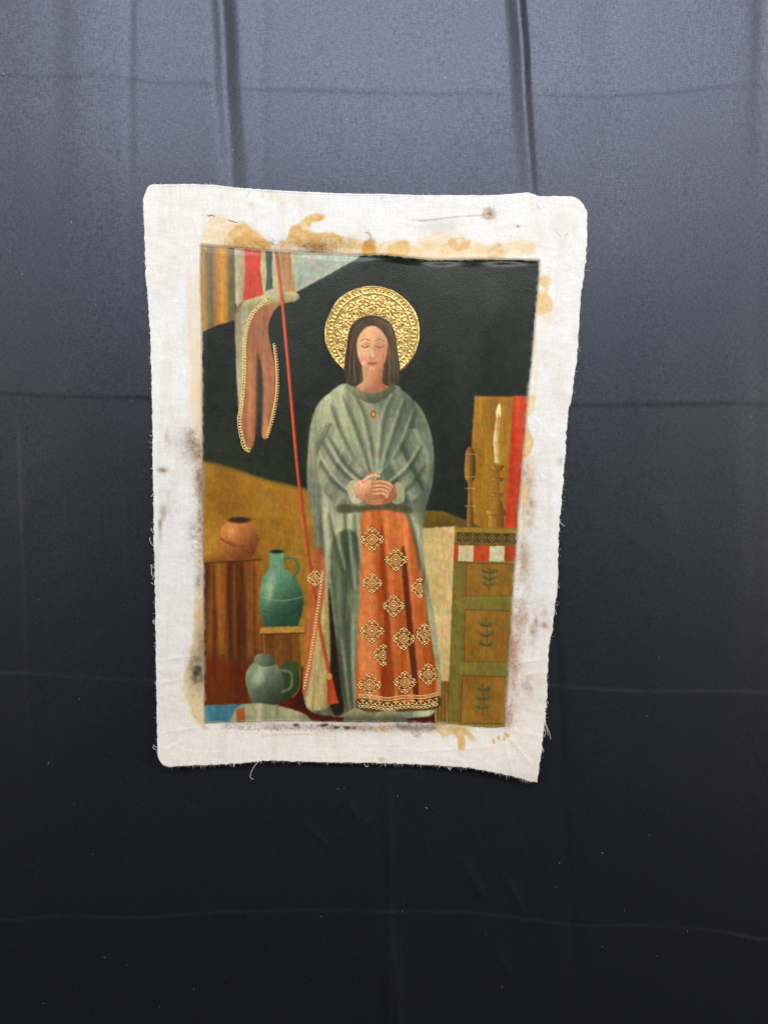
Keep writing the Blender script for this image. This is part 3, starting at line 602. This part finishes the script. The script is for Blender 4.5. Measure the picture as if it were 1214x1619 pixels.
# ---- the standing figure in a plain long mantle, hands folded
MG1, MG2 = (80, 86, 68), (190, 192, 152)
pt.poly([(548, 606), (520, 622), (498, 648), (488, 700), (486, 770), (496, 840), (500, 900), (490, 980), (482, 1060), (486, 1120), (540, 1134), (640, 1136), (694, 1116), (690, 1000), (672, 900), (668, 830), (684, 760), (684, 700), (668, 650), (640, 620), (616, 606)], folds(MG1, MG2, 20, 80, .02, .55), 2)
pt.poly([(600, 640), (664, 650), (684, 700), (684, 770), (664, 830), (640, 780)], (62, 72, 62), 16, .5)
pt.poly([(500, 655), (540, 640), (560, 700), (530, 760), (495, 740)], (160, 160, 118), 18, .5)
pt.poly([(506, 806), (540, 812), (566, 812), (568, 850), (560, 920), (536, 900), (510, 850)], (196, 194, 150), 18, .55)
pt.poly([(634, 812), (662, 820), (668, 870), (654, 850), (640, 830)], (188, 186, 146), 10, .5)
pt.poly([(556, 650), (600, 640), (636, 680), (600, 740), (566, 720)], (150, 158, 128), 20, .45)
# cream lining of the mantle at the left, dark gap
pt.poly([(512, 900), (520, 960), (524, 1060), (520, 1116), (484, 1112), (494, 1010)], folds((136, 116, 66), (204, 182, 122), 9, 81, -.08), 2)
pt.poly([(496, 880), (510, 870), (514, 930), (500, 1010), (486, 1090), (478, 1088), (484, 1000)], folds((156, 80, 40), (196, 112, 68), 9, 82, -.08), 2)
pt.poly([(520, 930), (530, 1000), (546, 1100), (540, 1130), (522, 1116), (522, 1020)], (34, 22, 14), 3, .95)
pt.poly([(524, 860), (566, 850), (566, 1000), (560, 1130), (546, 1130), (532, 1000)], folds((58, 66, 50), (120, 126, 98), 14, 83, .0, .6), 3)
# orange panel of the robe
pt.poly([(572, 812), (600, 798), (634, 806), (656, 850), (668, 920), (680, 1000), (694, 1104), (660, 1112), (610, 1108), (565, 1112), (566, 1000), (570, 900)], folds((160, 72, 24), (220, 128, 70), 15, 84, .03, .6), 1.6)
pt.poly([(604, 830), (612, 920), (618, 1010), (624, 1106), (602, 1108), (606, 980), (600, 880)], (118, 40, 10), 4, .75)
pt.poly([(640, 870), (650, 960), (662, 1100), (654, 1104), (642, 980), (634, 880)], (70, 26, 12), 2.5, .85)
pt.poly([(580, 860), (592, 900), (588, 1060), (576, 1070), (576, 930)], (218, 130, 76), 7, .5)
pt.poly([(566, 1104), (612, 1110), (660, 1110), (694, 1100), (692, 1120), (660, 1124), (612, 1126), (566, 1122)], (92, 62, 26), 1.6)
for cx, cy, q, cl in MOTIFS:                                       # crevice shade between the gilded lines, painted in as dark brown
    for a in range(4):
        c_, d_ = math.cos(a*math.pi/2), math.sin(a*math.pi/2)
        for (x, y, r_) in ((13, 4, 4), (13, -4, 4), (18, 0, 2.4), (8.5, 8.5, 3.2)):
            X_, Y_ = cx+q*(x*c_-y*d_), cy+q*(x*d_+y*c_)
            if not cl or cl[0] < X_ < cl[1]: pt.ell(X_, Y_, r_*q, r_*q, (84, 44, 16), 1.4, .42)
    D = [(cx+q*x, cy+q*y) for x, y in ((0, -11), (11, 0), (0, 11), (-11, 0))]
    if cl: D = [(min(max(x, cl[0]), cl[1]), y) for x, y in D]
    pt.poly(D, (88, 46, 16), 1.4, .5, curve=False); pt.ell(cx, cy, 4*q, 4*q, (190, 96, 44), 1.2, .8 if not cl else 0)
# sleeves, girdle and hands
pt.poly([(500, 690), (530, 670), (552, 720), (584, 752), (596, 778), (578, 800), (540, 800), (508, 770)], folds((92, 102, 82), (172, 172, 134), 12, 85, -.5, .55), 2)
pt.poly([(674, 690), (642, 680), (622, 724), (596, 756), (592, 784), (610, 802), (646, 796), (676, 760)], folds((66, 78, 66), (140, 146, 116), 12, 86, .5, .55), 2)
pt.poly([(536, 798), (580, 800), (596, 790), (640, 798), (650, 812), (600, 806), (540, 812)], (70, 70, 46), 3, .85)
for p in ([(510, 700), (536, 740), (572, 772)], [(506, 730), (530, 764), (566, 790)], [(668, 706), (644, 744), (610, 772)], [(672, 736), (650, 768), (616, 790)], [(520, 690), (548, 736), (580, 764)]):
    pt.line(p, 6, (50, 56, 46), 4.5, .65, taper=True)
for p in ([(516, 694), (542, 738), (576, 768)], [(662, 704), (640, 740), (606, 768)], [(504, 714), (528, 754), (560, 782)]): pt.line(p, 4, (198, 198, 162), 3, .55, taper=True)
SK, SD, SL = (204, 146, 100), (140, 84, 50), (226, 174, 128)
pt.poly([(548, 772), (556, 760), (566, 764), (570, 790), (558, 796)], (184, 180, 140), 1.6)
pt.poly([(628, 762), (638, 768), (638, 792), (622, 796), (618, 776)], (150, 150, 118), 1.6)
pt.poly([(624, 768), (626, 788), (606, 798), (584, 796), (586, 778), (604, 764)], G((186, 126, 84), (150, 94, 58), (600, 764), (606, 796)), 1.4)
for k in range(3): pt.line([(606-k*1.5, 790+k*2.6), (590, 792+k*2.6), (578, 789+k*3)], 4.4, SD, .8); pt.line([(606-k*1.5, 790+k*2.6), (590, 791.5+k*2.6), (579, 788.6+k*3)], 3, (186, 128, 86), .8)
pt.poly([(560, 766), (576, 758), (592, 760), (602, 770), (600, 784), (582, 790), (564, 788)], G(SL, (176, 116, 74), (572, 758), (590, 790)), 1.4)
for k in range(4):
    a_ = [(590, 763+k*6.2), (604, 762+k*6.2), (616-k*1.6, 766+k*6.0), (620-k*3, 771+k*5.2)]
    pt.line(a_, 6.4, SD, .8); pt.line([(x, y-.5) for x, y in a_], 4.6, SK, .8); pt.line([(x, y-1.6) for x, y in a_[:3]], 1.4, SL, .8, .8)
pt.line([(574, 760), (588, 752), (600, 753)], 6.2, SD, .9); pt.line([(574, 760), (588, 751.6), (599, 752.6)], 4.8, SL, .9)
# collar, brooch, folds on the breast
pt.poly([(552, 612), (566, 604), (590, 612), (612, 604), (626, 614), (606, 632), (588, 638), (568, 630)], G((128, 130, 96), (78, 82, 60), (570, 606), (592, 640)), 1.8)
for p in ([(556, 620), (576, 660), (592, 742)], [(540, 626), (562, 680), (584, 746)], [(622, 622), (606, 664), (598, 742)], [(640, 630), (620, 690), (604, 744)], [(522, 640), (540, 690), (560, 728)], [(656, 648), (640, 692), (622, 726)]):
    pt.line([(q[0]+2, q[1]) for q in p], 7, (58, 64, 50), 5, .62, taper=True); pt.line([(q[0]-4, q[1]) for q in p], 4, (186, 188, 150), 3.4, .5, taper=True)
pt.ell(590, 655, 5, 6.5, (150, 84, 40), 1.2); pt.ell(590, 655, 2, 2.6, (214, 150, 80), .8)
# lower folds of the mantle
for p in ([(520, 812), (528, 850), (540, 900)], [(545, 812), (548, 860), (556, 930)], [(560, 812), (562, 850), (566, 890)], [(644, 812), (656, 850), (664, 900)], [(506, 800), (508, 840), (512, 880)], [(534, 1010), (540, 1060), (548, 1124)], [(552, 960), (552, 1050), (556, 1124)]):
    pt.line(p, 7, (52, 58, 46), 5, .62, taper=True); pt.line([(q[0]+6, q[1]) for q in p], 4.4, (192, 192, 156), 3.6, .5, taper=True)
for x in (560, 612): pt.poly([(x-12, 1128), (x+4, 1120), (x+26, 1132), (x+30, 1142), (x-14, 1142)], G((150, 144, 112), (84, 82, 62), (x, 1122), (x, 1142)), 1.6)
# hair, face (front view, eyes lowered)
HEAD = [(548, 604), (544, 580), (548, 550), (552, 524), (562, 508), (580, 500), (598, 501), (616, 511), (625, 530), (628, 556), (632, 582), (628, 604), (610, 612), (566, 612)]
pt.poly(HEAD, folds((50, 38, 24), (98, 76, 48), 7, 87, .0, .6), 1.8)
for k in range(26):
    u_ = k/25; sd = -1 if u_ < .5 else 1; f_ = abs(u_-.5)*2
    p_ = [(589+sd*2, 503), (589+sd*(12+14*f_), 508+8*f_), (589+sd*(24+11*f_), 536+6*f_), (589+sd*(25+14*f_)+2*math.sin(k), 572), (589+sd*(24+15*f_)+2*math.cos(k*2), 606)]
    pt.line(p_, 1.4, ((40, 30, 20), (120, 94, 60), (84, 64, 40))[k % 3], 1, .6)
pt.poly([(574, 576), (604, 576), (604, 604), (614, 612), (588, 622), (564, 612), (574, 602)], G((204, 148, 102), (158, 98, 64), (574, 590), (606, 604)), 1.6)
pt.poly([(588, 514), (602, 517), (612, 530), (613, 552), (608, 572), (599, 585), (589, 589), (579, 585), (569, 572), (564, 552), (565, 530), (574, 517)], G((226, 172, 128), (186, 122, 84), (572, 540), (616, 560)), 1.5)
pt.poly([(590, 508), (604, 512), (616, 528), (617, 552), (611, 534), (600, 520), (588, 515), (576, 520), (566, 534), (560, 554), (561, 528), (574, 512)], (70, 52, 32), 1.6)
pt.line([(589, 502), (589, 514)], .9, (40, 30, 20), .8, .7, curve=False)
pt.ell(573, 566, 6, 5, (206, 116, 90), 5, .5); pt.ell(606, 566, 5, 5, (190, 100, 74), 5, .5)
for s_, x in ((-1, 577.5), (1, 600)):
    pt.line([(x-6.5, 539-s_*-.5), (x, 536), (x+6.5, 539+s_*.5)], 1.4, (112, 76, 48), .8, .8)
    pt.ell(x, 546.5, 6, 3.4, (196, 136, 98), 1.2, .8); pt.line([(x-6, 547), (x, 549.8), (x+6, 547)], 1.3, (62, 38, 24), .7, .9); pt.line([(x-5.5, 543.5), (x, 541.8), (x+5.5, 543.5)], .8, (140, 88, 60), .7, .7)
pt.line([(592, 544), (593.5, 556), (594, 562)], 1.6, (170, 108, 72), 1, .65); pt.line([(584, 564), (589, 566.5), (595, 564)], 1.2, (140, 78, 52), .8, .8); pt.ell(588, 558, 2, 6, (240, 196, 152), 2, .6)
pt.poly([(581, 574), (586, 572.3), (589, 573.2), (592, 572.3), (597, 574), (592, 577.5), (586, 577.5)], (178, 84, 68), .9, curve=True); pt.line([(581, 574.2), (589, 574.8), (597, 574.2)], .8, (116, 50, 40), .6, .9)
pt.ell(589, 583, 4, 2, (232, 178, 134), 1.8, .6)
# slack red curtain cord with tassel
CORD = [(434, 384), (443, 450), (452, 540), (461, 640), (470, 740), (481, 840), (494, 930), (508, 1010), (520, 1066)]
pt.line([(x+2.5, y+1) for x, y in CORD], 4, (50, 34, 20), 2.4, .4); pt.line(CORD, 4.4, (182, 64, 32), 1.0); pt.line([(x-1, y) for x, y in CORD], 1.2, (222, 116, 74), .8, .7)
pt.ell(521, 1070, 4.5, 5.5, (196, 140, 60), 1.2); pt.poly([(517, 1074), (526, 1074), (535, 1112), (518, 1114)], folds((140, 44, 22), (206, 86, 48), 4, 88), 1.2, curve=False)
# brush and craquelure grain over all of it
hue = np.stack([fbm(X, Y, 14, 7, 190, 3), fbm(X, Y, 14, 7, 191, 3), fbm(X, Y, 14, 7, 192, 3)], -1)
pt.img *= 1 + hue*.045 + (fbm(X+.4*Y, Y-.4*X, 22, 4.5, 90, 3)*.03 + fbm(X-.2*Y, Y+.2*X, 6, 20, 290, 3)*.04 + fbm(X, Y, 3, 8, 91, 2)*.06)[..., None]
pt.img += (np.array((150, 138, 108))/255.)*(np.clip(fbm(X+.6*Y, Y-.6*X, 17, 2.6, 193, 2)-.7, 0, 1)*.05)[..., None]
pt.img *= (1 + np.random.default_rng(5).normal(0, .035, X.shape))[..., None]
d = field_dist(X, Y)
wear = np.clip(gauss(d+.5, 2.2)*(.35+.6*fbm(X, Y, 8, 8, 92, 2)), 0, .8)[..., None]
pt.img[:] = pt.img*(1-wear) + np.array((150, 140, 120))/255.*wear
fl = (fbm(X, Y, 4, 4, 93, 1) > 1.47)[..., None]*.5
pt.img[:] = pt.img*(1-fl) + .62*fl
pt.img[:] = np.clip(pt.img, 0.01, 1)

# ------------------------------------------------------------------ the canvas as one thing
def empty(name, loc):
    o = bpy.data.objects.new(name, None); COL.objects.link(o); o.location = loc; o.empty_display_size = .05; return o
art = empty('painted_canvas', (0, 0, 0))
tag(art, label='unstretched painted canvas with stained white frayed margins and a gold haloed figure', category='painting')

def sheet(name, top, bot, left, right, lift, ras, mat, depth, amp):
    Q = ragged(coons(top, bot, left, right), amp, len(name)); px, py = Q[..., 0], Q[..., 1]
    P = wall_point(px, py, canvas_height(px, py) + lift)
    ny, nx = px.shape; C = srgb2lin(ras.sample(px, py)).reshape(-1, 3)
    V = P.reshape(-1, 3); F = grid_faces(ny, nx); i = np.arange(ny*nx).reshape(ny, nx)
    loop = np.concatenate([i[0, :-1], i[:-1, -1], i[-1, :0:-1], i[:0:-1, 0]])
    B = V[loop] + np.array([0, depth, 0]); k = np.arange(len(loop)) + len(V); k2 = np.roll(k, -1); l2 = np.roll(loop, -1)
    V2 = np.concatenate([V, B]); F2 = np.concatenate([F, np.stack([loop, l2, k2, k], -1)])
    me = raw_mesh(name, V2, F2); set_col(me, np.concatenate([C, C[loop]]))
    return link(name, me, mat, art)
NX, NY = 470, 640
sheet('canvas_sheet', resample(E_TOP, NX), resample(E_BOT, NX), resample(E_LEFT, NY), resample(E_RIGHT, NY), 0.0, cv, m_canvas, .0009, dict(t=.35, b=1.0, l=.8, r=1.0))
NX, NY = 520, 720
PAINT = .0009
sheet('paint_layer', resample(P_TOP, NX), resample(P_BOT, NX), resample(P_LEFT, NY), resample(P_RIGHT, NY), PAINT, pt, m_paint, .0008, dict(t=.4, b=.4, l=.4, r=.4))

# ---- raised gilding
def on_paint(pts, up):
    p = np.asarray(pts, float); return wall_point(p[:, 0], p[:, 1], canvas_height(p[:, 0], p[:, 1]) + PAINT + up)
HX, HY, HR = 588.5, 526., 75.
g = np.arange(-77, 77.3, .62); U, Vv = np.meshgrid(g, g); r = np.hypot(U, Vv); th = np.arctan2(Vv, U)
edge = HR + fbm(th*30, th*0, 9, 9, 95, 2)*.8
hgt = 0.45*np.ones_like(r)
hgt += .55*gauss(r-HR+2.5, 1.5) + .5*gauss(r-HR+12.5, 1.2) + .35*gauss(r-HR+5.5, .9)
hgt += .6*gauss(r-HR+9, 1.9)*np.clip(np.cos(th*66), 0, 1)
def flower(cx, cy, a, n, ph):
    q = np.hypot(U-cx, Vv-cy); f = np.arctan2(Vv-cy, U-cx)+ph
    pet = np.exp(-((q-.6*a)/(.33*a))**2)*np.clip(.5+.62*np.cos(n*f), 0, 1)
    return np.where(q < 1.3*a, .85*pet + .7*gauss(q, .2*a), 0)
for k in range(11):
    a = math.radians(-90 + k*360/11); hgt += flower(46*math.cos(a), 46*math.sin(a), 10.8, 9, k*.7)
    a += math.pi/11
    hgt += flower(55*math.cos(a), 55*math.sin(a), 5.2, 6, k); hgt += flower(35*math.cos(a), 35*math.sin(a), 5.2, 6, k*1.3)
hgt += fbm(U, Vv, 2.6, 2.6, 96, 2)*.13
hgt = np.where(r > edge-1.2, hgt*np.clip((edge-r)/1.2, 0, 1), hgt)
hp = catmull(HEAD, 6); hr = Raster(500, 440, 680, 640, 1, (0, 0, 0)); sl, dd, _ = hr.sdf(hp, 400); hr.img[..., 0] = dd
mant = [(540, 614), (560, 603), (618, 603), (640, 616), (640, 660), (540, 660)]; sl, dd2, _ = hr.sdf(np.array(mant, float), 400); hr.img[..., 1] = dd2
S2 = hr.sample(U+HX, Vv+HY); keepv = (r < edge) & (S2[..., 0] > .3) & (S2[..., 1] > .3)
P = wall_point(U+HX, Vv+HY, canvas_height(U+HX, Vv+HY) + PAINT + np.where(keepv, hgt, 0)/1000*1.5 - .0001)
F = grid_faces(*U.shape); F = F[keepv.ravel()[F].any(1)]
used = np.unique(F); mp_ = np.full(U.size, -1); mp_[used] = np.arange(len(used))
halo = link('halo', raw_mesh('halo', P.reshape(-1, 3)[used], mp_[F]), m_gold, art)
halo['label'] = 'raised gilded halo disc stamped with flowers and beads'

def motif(cx, cy, s, clip=None):
    """lozenge of gilded lines with scrolls at its sides; clip keeps only x beyond a drapery fold"""
    t = Tubes(); R = .00095
    def add(pts, rr=R):
        p = np.array([(cx+s*a, cy+s*b) for a, b in pts]); p = p + np.stack([fbm(p[:, 0], p[:, 1], 7, 7, 401, 2), fbm(p[:, 0], p[:, 1], 7, 7, 402, 2)], -1)*.75
        if clip: p = p[(p[:, 0] > clip[0]) & (p[:, 0] < clip[1])]
        if len(p) > 1: t.tube(on_paint(p, .0004), rr, 5, .9)
    def dot(a, b, rr):
        x = cx+s*a
        if not clip or clip[0] < x < clip[1]: t.ball(on_paint([(x, cy+s*b)], .0005)[0], rr*s*.0011)
    L = lambda a, b: [(a[0]+(b[0]-a[0])*k/6, a[1]+(b[1]-a[1])*k/6) for k in range(7)]
    for q in (9.5, 5.5):
        D = [(0, -q), (q, 0), (0, q), (-q, 0)]
        for i in range(4): add(L(D[i], D[(i+1) % 4]), R*(1 if q > 6 else .8))
    dot(0, 0, 2.1)
    for a in range(4):
        ca, sa = math.cos(a*math.pi/2), math.sin(a*math.pi/2)
        rot = lambda pts: [(x*ca-y*sa, x*sa+y*ca) for x, y in pts]
        add(rot(curl(13.5, 4.0, 3.2, -2.4, 3.0))); add(rot(curl(13.5, -4.0, 3.2, 2.4, -3.0)))
        for (x, y) in rot([(18, 0), (16, 3.6), (16, -3.6), (12.5, 0)]): dot(x, y, 1.5)
        add(rot(curl(8.5, 8.5, 2.6, -.6, 4.2)))
    o = t.build('gold_motif', m_line, art); return o
for cx, cy, s, cl in MOTIFS: motif(cx, cy, s, cl)
# gilded lace along the robe's hem
t = Tubes()
hem = catmull([(566, 1098), (590, 1100), (612, 1103), (628, 1101), (650, 1099), (668, 1100), (692, 1095)], 20, False)
hs = np.concatenate([[0], np.cumsum(np.linalg.norm(np.diff(hem, axis=0), axis=1))])
at = lambda d, dy: (np.interp(d, hs, hem[:, 0]), np.interp(d, hs, hem[:, 1])+dy)
for dy in (0, 4.5, 17): t.tube(on_paint([at(d, dy) for d in np.linspace(0, hs[-1], 60)], .0004), .0007, 5)
for d in np.arange(1.5, hs[-1], 3.1): t.ball(on_paint([at(d, 2.2)], .0005)[0], .0011)
for k, d in enumerate(np.arange(4, hs[-1]-3, 6.6)):
    x, y = at(d, 11); t.tube(on_paint(curl(x, y, 4.2, (0 if k % 2 else math.pi), (5.2 if k % 2 else math.pi-5.2), 10), .0004), .0008, 5)
    t.ball(on_paint([(x+3.2, y+(3 if k % 2 else -3))], .0005)[0], .0013); x, y = at(d, 17)
    t.tube(on_paint(curl(x, y, 3.4, 0, math.pi, 8, 0), .0004), .0008, 5)
o = t.build('hem_lace', m_line, art)
def loops(name, pts, size, pitch, side):
    t = Tubes(); c = catmull(pts, 16, False); L = np.concatenate([[0], np.cumsum(np.linalg.norm(np.diff(c, axis=0), axis=1))])
    for d in np.arange(0, L[-1], pitch):
        x, y = np.interp(d, L, c[:, 0]), np.interp(d, L, c[:, 1]); s_ = size*rng.uniform(.85, 1.1)
        t.tube(on_paint(curl(x+side*s_*.4, y, s_, side*.3, side*5.6, 9, .25), .0004), .0007, 5)
    t.tube(on_paint(c[::3], .0003), .0006, 5)
    return t.build(name, m_line, art)
loops('gold_fringe', [(424, 474), (408, 488), (397, 505), (389, 535), (388, 590), (384, 640), (380, 668), (388, 706), (395, 712)], 3.6, 4.4, -1)
loops('gold_fringe', [(433, 545), (437, 580), (437, 620), (430, 660), (421, 690)], 2.8, 4.2, 1)
loops('gold_fringe', [(511, 905), (505, 950), (498, 1000), (490, 1050), (482, 1088)], 2.6, 4.6, -1)

# ---- frayed border: fine fibres as one mass, the long loose threads one by one
def edge_at(E, f, inw=0.0):
    p = resample(E, 400); i = int(f*398)+1; i = min(i, 398); T = p[i+1]-p[i-1]; T /= np.linalg.norm(T)
    return p[i], T
fr = Tubes()
for E, out, n, ln in ((E_LEFT, -1, 300, 2.2), (E_BOT, 1, 480, 3.2), (E_RIGHT, 1, 380, 2.4), (E_TOP, -1, 120, 1.3)):
    for k in range(n):
        p, T = edge_at(E, rng.uniform(.01, .99)); N = np.array([-T[1], T[0]])
        hz = E is E_TOP or E is E_BOT
        if hz and N[1]*out < 0 or (not hz and N[0]*out < 0): N = -N
        l = rng.exponential(ln*.45)+.8; l = min(l, 9); bend = rng.normal(0, .5)
        q = np.array([p - N*1.2, p + N*l*.5 + T*bend*l*.2, p + N*l + T*bend*l*.7])
        h = canvas_height(p[0], p[1]) + np.array([0, -.0005, -.0012])
        fr.tube(wall_point(q[:, 0], q[:, 1], h), rng.uniform(.00012, .00024), 3)
o = fr.build('frayed_fibres', m_thread, art); o['kind'] = 'stuff'
for pts in ([(409, 1204), (402, 1212), (397, 1222), (396, 1229), (401, 1232)], [(246, 866), (240, 860), (237, 853), (238, 850)], [(244, 898), (239, 893), (240, 899), (240, 908), (243, 912), (241, 916)], [(244, 925), (239, 921)],
            [(246, 983), (243, 980), (242, 986)], [(247, 990), (244, 985), (242, 981)], [(249, 1182), (245, 1180), (243, 1177)], [(249, 1186), (244, 1184), (242, 1180)], [(370, 1206), (370, 1212), (372, 1206)], [(372, 1207), (369, 1213)],
            [(859, 1140), (862, 1147), (865, 1156), (866, 1163)], [(860, 1138), (864, 1148), (869, 1162), (870, 1169)], [(859, 1150), (862, 1157), (860, 1166)], [(856, 1182), (859, 1186), (858, 1190)], [(884, 824), (888, 829), (892, 832)],
            [(710, 1210), (713, 1215), (711, 1218)], [(708, 1211), (711, 1217), (707, 1213)], [(575, 1207), (579, 1212), (583, 1211)], [(610, 1207), (609, 1212)], [(245, 844), (241, 840), (239, 835)], [(864, 1108), (867, 1113)], [(880, 922), (884, 930)], [(877, 965), (880, 972)], [(241, 690), (237, 688)], [(243, 742), (239, 740)], [(243, 780), (239, 786)]):
    p = catmull(pts, 6, False); q = np.linspace(0, 1, len(p)); t = Tubes()
    x0, y0 = pts[0]; t.tube(wall_point(p[:, 0], p[:, 1], canvas_height(x0, y0) - .0004 + .003*np.sin(q*3)), .00042, 4)
    t.build('loose_thread', m_thread, art)
# stitched line just inside the top edge
t = Tubes(); e = resample(E_TOP, 260)
for k in range(8, 150, 2):
    p = e[k:k+2] + np.array([0, 3.0]); t.tube(wall_point(p[:, 0], p[:, 1], canvas_height(p[:, 0], p[:, 1]) + .0001), .00035, 4)
o = t.build('hem_stitching', m_seam, art)

# ------------------------------------------------------------------ the pins that hold it
def pin(label, head, tip, segs):
    hx, hy = head; base = wall_point(np.array([hx]), np.array([hy]), canvas_height(np.array([hx]), np.array([hy])))[0]
    e = empty('straight_pin', base)
    n = 24; q = np.linspace(0, 1, n); p = np.stack([hx+(tip[0]-hx)*q, hy+(tip[1]-hy)*q], -1)
    up = np.full(n, -.0018)
    for a, b in segs: up += .0026*smooth01((q-a)/.06+.5)*smooth01((b-q)/.06+.5)
    up[-3:] -= np.array([.001, .003, .006])                          # the point runs back into the cloth
    t = Tubes(); t.tube(wall_point(p[:, 0], p[:, 1], canvas_height(p[:, 0], p[:, 1]) + up) - base, np.concatenate([np.full(n-3, .00055), [.0005, .0004, .0002]]), 6)
    t.build('shaft', m_steel, e)
    t = Tubes(); t.ball(np.array([0, -.0018, 0]), .0027, .9, 10, 7); t.build('head', m_bead, e)
    tag(e, label=label, category='pin', group='pins holding the canvas to the backdrop')
    return e
pin('pale headed pin whose dark shaft shows twice in the upper left margin', (331, 339), (379, 353), ((-.1, .2), (.62, .95)))
pin('tiny white bead pin in the upper right margin, right of the round stain', (819, 356), (822, 345), ((-.1, .3),))
